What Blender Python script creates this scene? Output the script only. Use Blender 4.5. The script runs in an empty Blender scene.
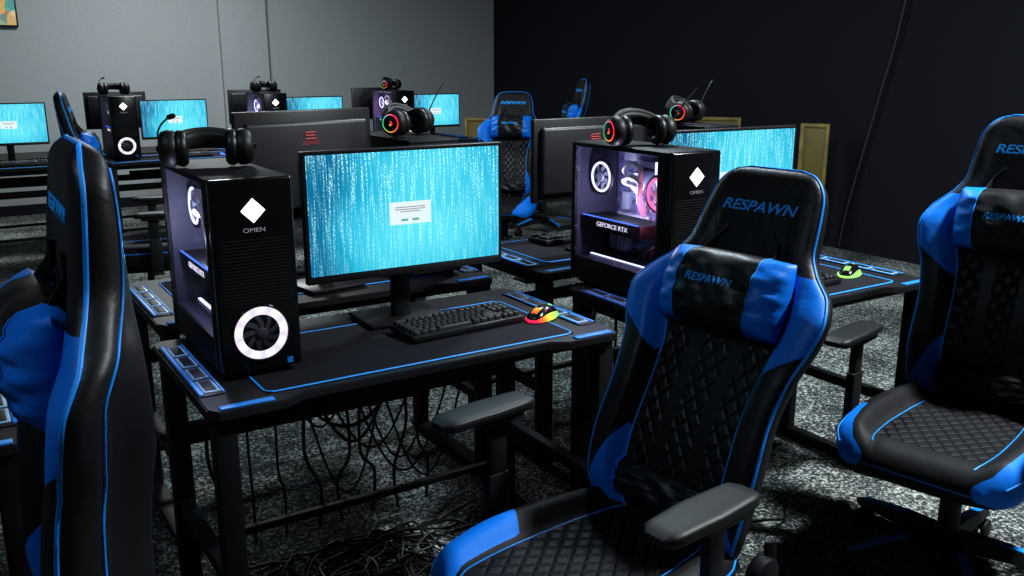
import bpy, bmesh, math, random
from mathutils import Vector, Matrix, Euler
random.seed(4)
D = bpy.data
SC = bpy.context.scene
COL = SC.collection
R = math.radians
try:
    SC.view_settings.view_transform = 'Standard'
    SC.view_settings.look = 'Medium High Contrast'
except Exception:
    pass

# ------------------------------------------------------------------ materials
def nmat(name):
    m = D.materials.new(name); m.use_nodes = True
    nt = m.node_tree; nt.nodes.clear()
    out = nt.nodes.new('ShaderNodeOutputMaterial')
    return m, nt, out

def N(nt, typ, **kw):
    n = nt.nodes.new(typ)
    for k, v in kw.items():
        setattr(n, k, v)
    return n

def setin(n, d):
    for k, v in d.items():
        n.inputs[k].default_value = v

def math_n(nt, op, a, b=None, c=None, clamp=False):
    n = nt.nodes.new('ShaderNodeMath'); n.operation = op; n.use_clamp = clamp
    for i, s in enumerate((a, b, c)):
        if s is None: continue
        if isinstance(s, (int, float)): n.inputs[i].default_value = s
        else: nt.links.new(s, n.inputs[i])
    return n.outputs[0]

def ramp(nt, fac, stops):
    r = nt.nodes.new('ShaderNodeValToRGB')
    el = r.color_ramp.elements
    while len(el) < len(stops): el.new(0.5)
    for e, (p, c) in zip(el, stops):
        e.position = p
        e.color = (c[0], c[1], c[2], 1) if not isinstance(c, (int, float)) else (c, c, c, 1)
    nt.links.new(fac, r.inputs[0])
    return r.outputs[0]

def pbr(name, col, rough=0.5, metal=0.0, bump=0.0, bscale=200.0, var=0.0, spec=0.5, coat=0.0):
    m, nt, out = nmat(name)
    b = N(nt, 'ShaderNodeBsdfPrincipled')
    setin(b, {'Base Color': (*col, 1), 'Roughness': rough, 'Metallic': metal, 'Specular IOR Level': spec, 'Coat Weight': coat})
    nt.links.new(b.outputs[0], out.inputs[0])
    tc = N(nt, 'ShaderNodeTexCoord')
    nz = N(nt, 'ShaderNodeTexNoise'); setin(nz, {'Scale': bscale, 'Detail': 3.0})
    nt.links.new(tc.outputs['Object'], nz.inputs['Vector'])
    if bump > 0:
        bp = N(nt, 'ShaderNodeBump'); setin(bp, {'Strength': bump, 'Distance': 0.002})
        nt.links.new(nz.outputs[0], bp.inputs['Height'])
        nt.links.new(bp.outputs[0], b.inputs['Normal'])
    v = max(var, 0.08)
    c = ramp(nt, nz.outputs[0], [(0.3, [x*(1-v) for x in col]), (0.7, [min(1, x*(1+v)) for x in col])])
    nt.links.new(c, b.inputs['Base Color'])
    return m

def emis(name, col, strength):
    m, nt, out = nmat(name)
    e = N(nt, 'ShaderNodeEmission'); setin(e, {'Color': (*col, 1), 'Strength': strength})
    nt.links.new(e.outputs[0], out.inputs[0])
    return m

BLUE = (0.003, 0.17, 0.66)
def upholstery(name, axis, rough=.47, spec=.33):
    # leather with blue panels and quilted zones taken from mesh attributes
    m, nt, out = nmat(name)
    b = N(nt, 'ShaderNodeBsdfPrincipled'); setin(b, {'Roughness': rough, 'Specular IOR Level': spec})
    tc = N(nt, 'ShaderNodeTexCoord'); sp = N(nt, 'ShaderNodeSeparateXYZ')
    nt.links.new(tc.outputs['Object'], sp.inputs[0])
    ab = N(nt, 'ShaderNodeAttribute', attribute_name='blue'); aq = N(nt, 'ShaderNodeAttribute', attribute_name='quilt')
    isb = math_n(nt, 'GREATER_THAN', ab.outputs['Fac'], 0.0)
    isq = math_n(nt, 'GREATER_THAN', aq.outputs['Fac'], 0.0)
    xs = math_n(nt, 'MULTIPLY', sp.outputs[0], 1/0.040)
    zs = math_n(nt, 'MULTIPLY', sp.outputs[axis], 1/0.056)
    a = math_n(nt, 'PINGPONG', math_n(nt, 'ADD', xs, zs), 0.5)
    c = math_n(nt, 'PINGPONG', math_n(nt, 'SUBTRACT', xs, zs), 0.5)
    h = math_n(nt, 'MINIMUM', a, c)
    h2 = math_n(nt, 'POWER', math_n(nt, 'MULTIPLY', h, 3.6, clamp=True), 0.6)
    hq = math_n(nt, 'MULTIPLY', h2, isq)
    bp = N(nt, 'ShaderNodeBump'); setin(bp, {'Strength': 0.75, 'Distance': 0.006})
    nt.links.new(hq, bp.inputs['Height'])
    nz = N(nt, 'ShaderNodeTexNoise'); setin(nz, {'Scale': 12.0, 'Detail': 4.0, 'Roughness': .55, 'Distortion': 1.0}); nt.links.new(tc.outputs['Object'], nz.inputs['Vector'])
    bp2 = N(nt, 'ShaderNodeBump'); setin(bp2, {'Strength': 0.22, 'Distance': 0.012})
    nt.links.new(nz.outputs[0], bp2.inputs['Height']); nt.links.new(bp.outputs[0], bp2.inputs['Normal'])
    nt.links.new(bp2.outputs[0], b.inputs['Normal'])
    seam = math_n(nt, 'MULTIPLY', math_n(nt, 'SUBTRACT', 1.0, h2), isq)
    blk = ramp(nt, seam, [(0.0, (0.010, 0.010, 0.012)), (0.9, (0.002, 0.002, 0.003))])
    mixc = N(nt, 'ShaderNodeMix', data_type='RGBA')
    nt.links.new(isb, mixc.inputs[0]); nt.links.new(blk, mixc.inputs[6]); mixc.inputs[7].default_value = (*BLUE, 1)
    nt.links.new(mixc.outputs[2], b.inputs['Base Color'])
    nt.links.new(b.outputs[0], out.inputs[0])
    return m

M = {}
M['leather'] = pbr('black_leather', (0.011, 0.011, 0.013), 0.40, bump=0.25, bscale=200, spec=.4)
M['blue_leather'] = pbr('blue_leather', BLUE, 0.45, bump=0.25, bscale=200, spec=.3)
M['piping'] = pbr('blue_piping', (0.004, 0.26, 0.80), 0.5)
M['logo_blue'] = pbr('blue_stitching', (0.01, 0.38, 1.0), 0.5)
M['up_z'] = upholstery('backrest_upholstery', 2)
M['up_y'] = upholstery('seat_upholstery', 1, .60, .20)
M['plastic'] = pbr('black_plastic', (0.010, 0.010, 0.011), 0.5, bump=0.1, bscale=500, spec=.35)
M['gloss'] = pbr('glossy_black', (0.006, 0.006, 0.007), 0.22, spec=.4)
M['rubber'] = pbr('black_rubber', (0.010, 0.010, 0.010), 0.6)
M['armpad'] = pbr('soft_arm_pad', (0.010, 0.010, 0.011), 0.5, bump=0.2, bscale=400, spec=.35)
M['steel'] = pbr('black_steel', (0.006, 0.006, 0.008), 0.55, spec=.25)
M['desk'] = pbr('carbon_desktop', (0.010, 0.010, 0.012), 0.5, bump=0.3, bscale=300, spec=.35)
M['deskblue'] = pbr('blue_desk_trim', (0.02, 0.20, 0.60), 0.4)
M['deskgrey'] = pbr('grey_desk_trim', (0.20, 0.34, 0.50), 0.4)
M['pad'] = pbr('cloth_mousepad', (0.010, 0.010, 0.014), 0.85, bump=0.3, bscale=700, spec=.2)
M['padblue'] = pbr('mousepad_stitching', (0.005, 0.28, 0.80), 0.6)
M['bezel'] = pbr('monitor_plastic', (0.012, 0.012, 0.014), 0.4)
M['mback'] = pbr('monitor_back_plastic', (0.018, 0.018, 0.022), 0.45)
M['red'] = pbr('red_print', (0.55, 0.04, 0.04), 0.5)
M['white_led'] = emis('white_led', (0.93, 0.92, 1.0), 2.6)
M['label_glow'] = emis('pale_letter', (0.6, 0.6, 0.7), 0.35)
M['card_text'] = emis('card_lettering_glow', (0.85, 0.85, 1.0), 1.1)
M['pcb'] = pbr('circuit_board', (0.12, 0.11, 0.22), 0.5, var=0.9, bscale=45)
M['metal_grey'] = pbr('grey_metal', (0.42, 0.42, 0.50), 0.35, metal=0.3)
M['blade'] = pbr('dark_fan_blade', (0.045, 0.043, 0.055), 0.4)
M['tubing'] = pbr('pale_tubing', (0.60, 0.60, 0.66), 0.35)
M['inner'] = pbr('case_interior', (0.035, 0.035, 0.06), 0.5)
M['purple_led'] = emis('violet_led', (0.56, 0.60, 1.0), 2.2)
M['pink_led'] = emis('pink_led', (1.0, 0.12, 0.32), 2.2)
M['blue_led'] = emis('blue_led', (0.08, 0.2, 1.0), 1.6)
M['key'] = pbr('keycap_plastic', (0.020, 0.020, 0.023), 0.5)
M['cable'] = pbr('cable_rubber', (0.005, 0.005, 0.006), 0.5)
M['cable2'] = pbr('wall_cable_rubber', (0.03, 0.03, 0.034), 0.5)
M['wood'] = pbr('tan_wood', (0.22, 0.17, 0.05), 0.6, var=0.3, bscale=9)
M['wood_dark'] = pbr('tan_board', (0.15, 0.12, 0.035), 0.6, var=.2, bscale=5)
M['board_dark'] = pbr('dark_board_base', (0.012, 0.012, 0.013), 0.6)
M['dlg'] = emis('dialog_window', (0.68, 0.80, 0.83), 1.0)
M['dlgline'] = emis('dialog_line', (0.38, 0.30, 0.33), 0.7)
M['dlgbtn'] = emis('dialog_button', (0.15, 0.50, 0.40), 0.8)

# white ring with soft radial streaks
m, nt, out = nmat('ring_white')
tc = N(nt, 'ShaderNodeTexCoord'); sp = N(nt, 'ShaderNodeSeparateXYZ'); nt.links.new(tc.outputs['Object'], sp.inputs[0])
an = math_n(nt, 'ARCTAN2', math_n(nt, 'SUBTRACT', sp.outputs[2], .105), sp.outputs[0])
s_ = math_n(nt, 'MULTIPLY_ADD', math_n(nt, 'SINE', math_n(nt, 'MULTIPLY', an, 9.0)), .5, .5)
c = ramp(nt, s_, [(0.0, (0.75, 0.70, 0.80)), (0.8, (0.95, 0.90, 1.0))])
e = N(nt, 'ShaderNodeEmission'); setin(e, {'Strength': 0.95}); nt.links.new(c, e.inputs[0]); nt.links.new(e.outputs[0], out.inputs[0])
M['ring_white'] = m

# glass
m, nt, out = nmat('tinted_glass')
tr = N(nt, 'ShaderNodeBsdfTransparent'); setin(tr, {'Color': (0.94, 0.94, 0.98, 1)})
gl = N(nt, 'ShaderNodeBsdfGlossy'); setin(gl, {'Roughness': 0.03, 'Color': (1, 1, 1, 1)})
mx = N(nt, 'ShaderNodeMixShader'); setin(mx, {0: 0.05})
nt.links.new(tr.outputs[0], mx.inputs[1]); nt.links.new(gl.outputs[0], mx.inputs[2]); nt.links.new(mx.outputs[0], out.inputs[0])
M['glass'] = m

def rainbow(name, ax, ay, strength):
    m, nt, out = nmat(name)
    tc = N(nt, 'ShaderNodeTexCoord'); sp = N(nt, 'ShaderNodeSeparateXYZ')
    nt.links.new(tc.outputs['Object'], sp.inputs[0])
    an = math_n(nt, 'ARCTAN2', sp.outputs[ax], sp.outputs[ay])
    h = math_n(nt, 'MULTIPLY_ADD', an, 1/(2*math.pi), 0.5)
    c = ramp(nt, h, [(0.0, (1, .03, .05)), (0.2, (1, .25, .05)), (0.4, (.1, .8, .2)), (0.62, (.05, .6, .6)), (0.8, (1, .05, .2)), (1.0, (1, .03, .05))])
    e = N(nt, 'ShaderNodeEmission'); setin(e, {'Strength': strength})
    nt.links.new(c, e.inputs[0]); nt.links.new(e.outputs[0], out.inputs[0])
    return m
M['rainbow'] = rainbow('multicolour_led', 2, 1, 0.9)
m, nt, out = nmat('mouse_glow')
tc = N(nt, 'ShaderNodeTexCoord'); sp = N(nt, 'ShaderNodeSeparateXYZ'); nt.links.new(tc.outputs['Object'], sp.inputs[0])
f = math_n(nt, 'MULTIPLY_ADD', sp.outputs[1], 8.0, 0.5)
c = ramp(nt, f, [(0.02, (1, .03, .12)), (0.20, (1, .22, .05)), (0.42, (.75, .9, .12)), (1.0, (.15, .85, .25))])
e = N(nt, 'ShaderNodeEmission'); setin(e, {'Strength': 1.1}); nt.links.new(c, e.inputs[0]); nt.links.new(e.outputs[0], out.inputs[0])
M['mouseglow'] = m
M['mousegreen'] = emis('green_mouse_led', (.45, .9, .25), 1.0)

# screen
m, nt, out = nmat('monitor_screen')
tc = N(nt, 'ShaderNodeTexCoord'); sp = N(nt, 'ShaderNodeSeparateXYZ'); nt.links.new(tc.outputs['Object'], sp.inputs[0])
def scaled_noise(sx, sz, det, scale):
    mp = N(nt, 'ShaderNodeMapping'); setin(mp, {'Scale': (sx, 1, sz)})
    nt.links.new(tc.outputs['Object'], mp.inputs[0])
    nz = N(nt, 'ShaderNodeTexNoise'); setin(nz, {'Scale': scale, 'Detail': det})
    nt.links.new(mp.outputs[0], nz.inputs['Vector']); return nz.outputs[0]
streak = scaled_noise(170, 8.0, 1.0, 1.0)
glyph = scaled_noise(260, 200, 0.0, 1.0)
fine = ramp(nt, glyph, [(0.46, 0.0), (0.58, 1.0)])
st = ramp(nt, streak, [(0.46, 0.0), (0.64, 1.0)])
topg = math_n(nt, 'MULTIPLY_ADD', sp.outputs[2], 1.8, 0.66, clamp=True)
txt = math_n(nt, 'MULTIPLY', math_n(nt, 'MULTIPLY', fine, st), topg)
soft = math_n(nt, 'MULTIPLY', st, .08)
txt = math_n(nt, 'MAXIMUM', txt, soft)
big = scaled_noise(3.0, 4.0, 1.0, 1.0)
# paler glow towards the centre of the picture
xx = math_n(nt, 'SUBTRACT', sp.outputs[0], .04)
r2 = math_n(nt, 'ADD', math_n(nt, 'MULTIPLY', xx, xx), math_n(nt, 'MULTIPLY', sp.outputs[2], sp.outputs[2]))
k = math_n(nt, 'MULTIPLY_ADD', r2, -5.5, math_n(nt, 'MULTIPLY_ADD', big, 0.6, 0.42), clamp=True)
k = math_n(nt, 'MULTIPLY_ADD', sp.outputs[0], 0.35, k, clamp=True)
base = ramp(nt, k, [(0.15, (0.006, 0.14, 0.26)), (0.45, (0.02, 0.36, 0.52)), (0.85, (0.11, 0.60, 0.70))])
mixc = N(nt, 'ShaderNodeMix', data_type='RGBA')
nt.links.new(txt, mixc.inputs[0]); nt.links.new(base, mixc.inputs[6]); mixc.inputs[7].default_value = (0.45, 0.86, 0.92, 1)
e = N(nt, 'ShaderNodeEmission'); setin(e, {'Strength': 1.25}); nt.links.new(mixc.outputs[2], e.inputs[0])
nt.links.new(e.outputs[0], out.inputs[0])
M['screen'] = m

# carpet
m, nt, out = nmat('speckled_carpet')
b = N(nt, 'ShaderNodeBsdfPrincipled'); setin(b, {'Roughness': 0.95, 'Specular IOR Level': 0.15})
tc = N(nt, 'ShaderNodeTexCoord')
n1 = N(nt, 'ShaderNodeTexNoise'); setin(n1, {'Scale': 90.0, 'Detail': 5.0, 'Roughness': 0.75}); nt.links.new(tc.outputs['Object'], n1.inputs['Vector'])
n2 = N(nt, 'ShaderNodeTexNoise'); setin(n2, {'Scale': 2.2, 'Detail': 3.0}); nt.links.new(tc.outputs['Object'], n2.inputs['Vector'])
s = math_n(nt, 'ADD', n1.outputs[0], math_n(nt, 'MULTIPLY_ADD', n2.outputs[0], 0.25, -0.125))
c = ramp(nt, s, [(0.43, (0.012, 0.014, 0.016)), (0.53, (0.080, 0.089, 0.088)), (0.63, (0.48, 0.52, 0.49))])
nt.links.new(c, b.inputs['Base Color'])
bp = N(nt, 'ShaderNodeBump'); setin(bp, {'Strength': 0.35, 'Distance': 0.004}); nt.links.new(n1.outputs[0], bp.inputs['Height']); nt.links.new(bp.outputs[0], b.inputs['Normal'])
nt.links.new(b.outputs[0], out.inputs[0])
M['carpet'] = m
M['wall_grey'] = pbr('grey_wall_paint', (0.33, 0.35, 0.355), 0.75, bump=0.1, bscale=60, var=0.05)
M['wall_dark'] = pbr('dark_navy_wall_paint', (0.0095, 0.010, 0.016), 0.65, bump=0.1, bscale=60, var=0.1, spec=.25)
M['ceil'] = pbr('dark_ceiling', (0.03, 0.03, 0.035), 0.9)
m, nt, out = nmat('colourful_display')
tc = N(nt, 'ShaderNodeTexCoord'); v = N(nt, 'ShaderNodeTexVoronoi'); setin(v, {'Scale': 11.0}); nt.links.new(tc.outputs['Object'], v.inputs['Vector'])
sc_ = N(nt, 'ShaderNodeSeparateColor'); nt.links.new(v.outputs['Color'], sc_.inputs[0])
cc = ramp(nt, sc_.outputs[0], [(0.1, (.75, .30, .06)), (0.35, (.6, .45, .2)), (0.55, (.06, .40, .38)), (0.8, (.5, .07, .05)), (1.0, (.7, .6, .4))])
e = N(nt, 'ShaderNodeEmission'); setin(e, {'Strength': 0.8}); nt.links.new(cc, e.inputs[0]); nt.links.new(e.outputs[0], out.inputs[0])
M['display'] = m

# ------------------------------------------------------------------ mesh helpers
def mkobj(name, bm, mats, parent=None, loc=(0, 0, 0), rot=(0, 0, 0), ang=38, label=None, flat=False):
    bmesh.ops.recalc_face_normals(bm, faces=bm.faces)
    me = D.meshes.new(name); bm.to_mesh(me); bm.free()
    for x in mats: me.materials.append(M[x])
    if not flat:
        me.shade_smooth(); me.set_sharp_from_angle(angle=R(ang))
    ob = D.objects.new(name, me); COL.objects.link(ob)
    ob.location = loc; ob.rotation_euler = rot
    if parent: ob.parent = parent
    if label: ob['label'] = label
    return ob

def empty(name, label, category, loc=(0, 0, 0), rz=0.0, group=None):
    o = D.objects.new(name, None); COL.objects.link(o)
    o.empty_display_size = 0.1
    o.location = loc; o.rotation_euler = (0, 0, rz)
    o['label'] = label; o['category'] = category
    if group: o['group'] = group
    return o

def merge(bm, t):
    me = D.meshes.new('tmp'); t.to_mesh(me); t.free(); bm.from_mesh(me); D.meshes.remove(me)

def box(bm, c, s, mi=0, bev=0.0, seg=2, rot=None, taper=None):
    t = bmesh.new(); bmesh.ops.create_cube(t, size=1)
    for v in t.verts:
        v.co.x *= s[0]; v.co.y *= s[1]; v.co.z *= s[2]
        if taper: 
            f = taper if v.co.z > 0 else 1.0
            v.co.x *= f; v.co.y *= f
    if bev > 0:
        bmesh.ops.bevel(t, geom=list(t.edges), offset=bev, segments=seg, affect='EDGES', profile=0.5)
    mt = Matrix.Translation(c)
    if rot: mt = mt @ Euler(rot).to_matrix().to_4x4()
    bmesh.ops.transform(t, matrix=mt, verts=t.verts)
    for f in t.faces: f.material_index = mi
    merge(bm, t)

def frame(axis):
    a = Vector(axis).normalized()
    h = Vector((0, 0, 1)) if abs(a.z) < 0.9 else Vector((1, 0, 0))
    x = a.cross(h).normalized(); y = a.cross(x).normalized()
    return a, x, y

def rings(bm, rs, mi=0, cap=True, closed=False, mf=None):
    vs = [[bm.verts.new(p) for p in r] for r in rs]
    n = len(vs); k = len(vs[0])
    for i in range(n if closed else n-1):
        a = vs[i]; b = vs[(i+1) % n]
        for j in range(k):
            f = bm.faces.new((a[j], a[(j+1) % k], b[(j+1) % k], b[j]))
            f.material_index = mf(i, j) if mf else mi
    if cap and not closed:
        for r, i in ((vs[0], 0), (vs[-1], n-2)):
            f = bm.faces.new(r); f.material_index = mf(i, 0) if mf else mi
    return vs

def lathe(bm, c, axis, prof, seg=24, mi=0, cap=True):
    a, x, y = frame(axis); c = Vector(c); rs = []
    for (r, h) in prof:
        rs.append([c + a*h + (x*math.cos(2*math.pi*i/seg) + y*math.sin(2*math.pi*i/seg))*max(r, 1e-5) for i in range(seg)])
    rings(bm, rs, mi, cap)

def cyl(bm, p0, p1, r0, r1=None, seg=16, mi=0):
    p0 = Vector(p0); p1 = Vector(p1); r1 = r0 if r1 is None else r1
    L = (p1-p0).length
    lathe(bm, p0, p1-p0, [(r0, 0), (r1, L)], seg, mi)

def torus(bm, c, axis, Rr, r, seg=32, s2=10, mi=0, sx=1, sy=1):
    a, x, y = frame(axis); c = Vector(c); rs = []
    for i in range(seg):
        t = 2*math.pi*i/seg
        d = (x*math.cos(t)*sx + y*math.sin(t)*sy)
        dn = d.normalized()
        rs.append([c + d*Rr + (dn*math.cos(2*math.pi*j/s2) + a*math.sin(2*math.pi*j/s2))*r for j in range(s2)])
    rings(bm, rs, mi, closed=True)

def tube(bm, pts, r, seg=8, mi=0, closed=False, flat=1.0):
    pts = [Vector(p) for p in pts]; n = len(pts)
    tans = []
    for i in range(n):
        a = pts[(i-1) % n] if (closed or i > 0) else pts[0]
        b = pts[(i+1) % n] if (closed or i < n-1) else pts[-1]
        tans.append((b-a).normalized())
    _, x, _ = frame(tans[0]); rs = []
    for i in range(n):
        t = tans[i]
        x = (x - t*x.dot(t))
        if x.length < 1e-6: _, x, _ = frame(t)
        x.normalize(); y = t.cross(x)
        rs.append([pts[i] + (x*math.cos(2*math.pi*j/seg)*flat + y*math.sin(2*math.pi*j/seg))*r for j in range(seg)])
    rings(bm, rs, mi, cap=not closed, closed=closed)

def catmull(pts, n=8):
    P = [Vector(p) for p in pts]; P = [P[0]*2-P[1]] + P + [P[-1]*2-P[-2]]
    o = []
    for i in range(1, len(P)-2):
        for k in range(n):
            t = k/n; a, b, c, d = P[i-1:i+3]
            o.append(0.5*((2*b) + (c-a)*t + (2*a-5*b+4*c-d)*t*t + (3*b-a-3*c+d)*t**3))
    o.append(P[-2]); return o

def interp(keys, t):
    ks = keys
    if t <= ks[0][0]: return ks[0][1]
    if t >= ks[-1][0]: return ks[-1][1]
    for i in range(len(ks)-1):
        if ks[i][0] <= t <= ks[i+1][0]:
            x0, y0 = ks[i]; x1, y1 = ks[i+1]; h = x1-x0
            def sl(j):
                if j == 0 or j == len(ks)-1:
                    return 0
                a = (ks[j][1]-ks[j-1][1])/(ks[j][0]-ks[j-1][0]); b = (ks[j+1][1]-ks[j][1])/(ks[j+1][0]-ks[j][0])
                return 0 if a*b <= 0 else 2*a*b/(a+b)
            m0 = sl(i); m1 = sl(i+1); s = (t-x0)/h
            return (2*s**3-3*s*s+1)*y0 + (s**3-2*s*s+s)*h*m0 + (-2*s**3+3*s*s)*y1 + (s**3-s*s)*h*m1

def sm(x):
    x = max(0, min(1, x)); return x*x*(3-2*x)

def text_bm(s, size, extr=0.0006, shear=0.0, sx=1.0, bold=0.0):
    cu = D.curves.new('tmptext', 'FONT'); cu.body = s; cu.size = size; cu.extrude = extr; cu.shear = shear
    cu.align_x = 'CENTER'; cu.align_y = 'CENTER'; cu.offset = bold
    ob = D.objects.new('tmptext', cu); COL.objects.link(ob)
    bpy.context.view_layer.update()
    me = D.meshes.new_from_object(ob.evaluated_get(bpy.context.evaluated_depsgraph_get()))
    D.objects.remove(ob); D.curves.remove(cu)
    bm = bmesh.new(); bm.from_mesh(me); D.meshes.remove(me)
    for v in bm.verts: v.co.x *= sx
    return bm

def copy_thing(root, loc, rz, **props):
    def rec(o, par):
        c = o.copy(); COL.objects.link(c)
        if par: c.parent = par
        for ch in o.children: rec(ch, c)
        return c
    c = rec(root, None)
    c.location = loc; e = c.rotation_euler.copy(); e.z = rz; c.rotation_euler = e
    for k, v in props.items(): c[k] = v
    return c

# ------------------------------------------------------------------ chair
BL = 0.90
UB = .60   # where the side wings begin
W_ = [(0, .165), (.03, .20), (.10, .225), (.22, .232), (.36, .226), (.48, .238), (.57, .264), (.62, .270), (.68, .250), (.74, .198), (.79, .170), (.87, .160), (.93, .150), (.965, .133), (.99, .105), (1, .072)]
P_ = [(0, .05), (.1, .085), (.3, .080), (.5, .090), (.62, .080), (.70, .042), (.80, .012), (1, 0)]
T_ = [(0, .08), (.15, .10), (.5, .085), (.7, .072), (.85, .065), (1, .05)]
def et(t, a=.96, b=.035):
    if t > a: return math.sqrt(max(0.02, 1-((t-a)/(1-a))**2))
    if t < b: return math.sqrt(max(0.02, 1-((b-t)/b)**2))
    return 1
def back_pt(u, t, side, off=0.0):
    w = interp(W_, t); p = interp(P_, t); th = interp(T_, t); a = abs(u)
    g = min(1.0, .75*sm((a-UB+.03)/.17) + .25*max(0, (a-UB)/(1-UB))); c = -.80*p*g
    h = (th/2*(1-.12*g*min(1, p/.05)))*math.sqrt(max(0, 1-a**12))*et(t)
    yb = -.025*math.sin(math.pi*min(1, t/.5)) + .0
    y = (c-h-off) if side < 0 else (c+h+off)
    return Vector((u*w, y+yb, t*BL))

def pillow_bm(a, b, d, blue=.60, nu=36, nv=26):
    bm = bmesh.new()
    def pt(u, v, s):
        k = (max(0, 1-abs(u)**4.0)*max(0, 1-abs(v)**3.0))**0.5
        wr = 0.0040*math.sin(u*11+v*5)*(1-abs(u)) + .0050*math.cos(v*12-u*7)*(abs(u)) + .003*math.sin(v*21+u*9)*abs(u)
        return Vector((a*u*(1-.05*v*v), s*d*k*(1.0 if s < 0 else .55) - wr*k, b*v*(1-.07*u*u + .02*u**4)))
    for s in (-1, 1):
        g = [[bm.verts.new(pt(-1+2*i/nu, -1+2*j/nv, s)) for j in range(nv+1)] for i in range(nu+1)]
        for i in range(nu):
            for j in range(nv):
                f = bm.faces.new((g[i][j], g[i+1][j], g[i+1][j+1], g[i][j+1]))
                u = abs(-1+2*(i+.5)/nu)
                f.material_index = 1 if u > blue else 0
    bmesh.ops.remove_doubles(bm, verts=bm.verts, dist=1e-4)
    return bm, pt

SW_ = [(0, .17), (.05, .222), (.14, .248), (.35, .262), (.6, .256), (.85, .230), (1, .19)]
SB_ = [(0, .005), (.12, .030), (.4, .045), (1, .04)]
def seat_pt(u, s, side, off=0.0):
    w = interp(SW_, s); b = interp(SB_, s); a = abs(u)
    g = sm((a-.56)/.22); e = math.sqrt(max(0, 1-a**8))
    es = 1 if (s > .12 and s < .93) else (math.sqrt(max(.03, 1-((.12-s)/.12)**2)) if s <= .12 else math.sqrt(max(.03, 1-((s-.93)/.07)**2)))
    c = .5*b*g - .012*(1-es); h = (.055+.5*b*g)*e*es + off
    z = c+h if side > 0 else c-h
    return Vector((u*w, -.33+.57*s, z - .01*math.cos(a*1.5)*1.0))

def set_attrs(bm, k, fn):
    lb = bm.verts.layers.float.new('blue'); lq = bm.verts.layers.float.new('quilt')
    for idx, v in enumerate(list(bm.verts)):
        v[lb], v[lq] = fn(idx//k, idx % k)

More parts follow.
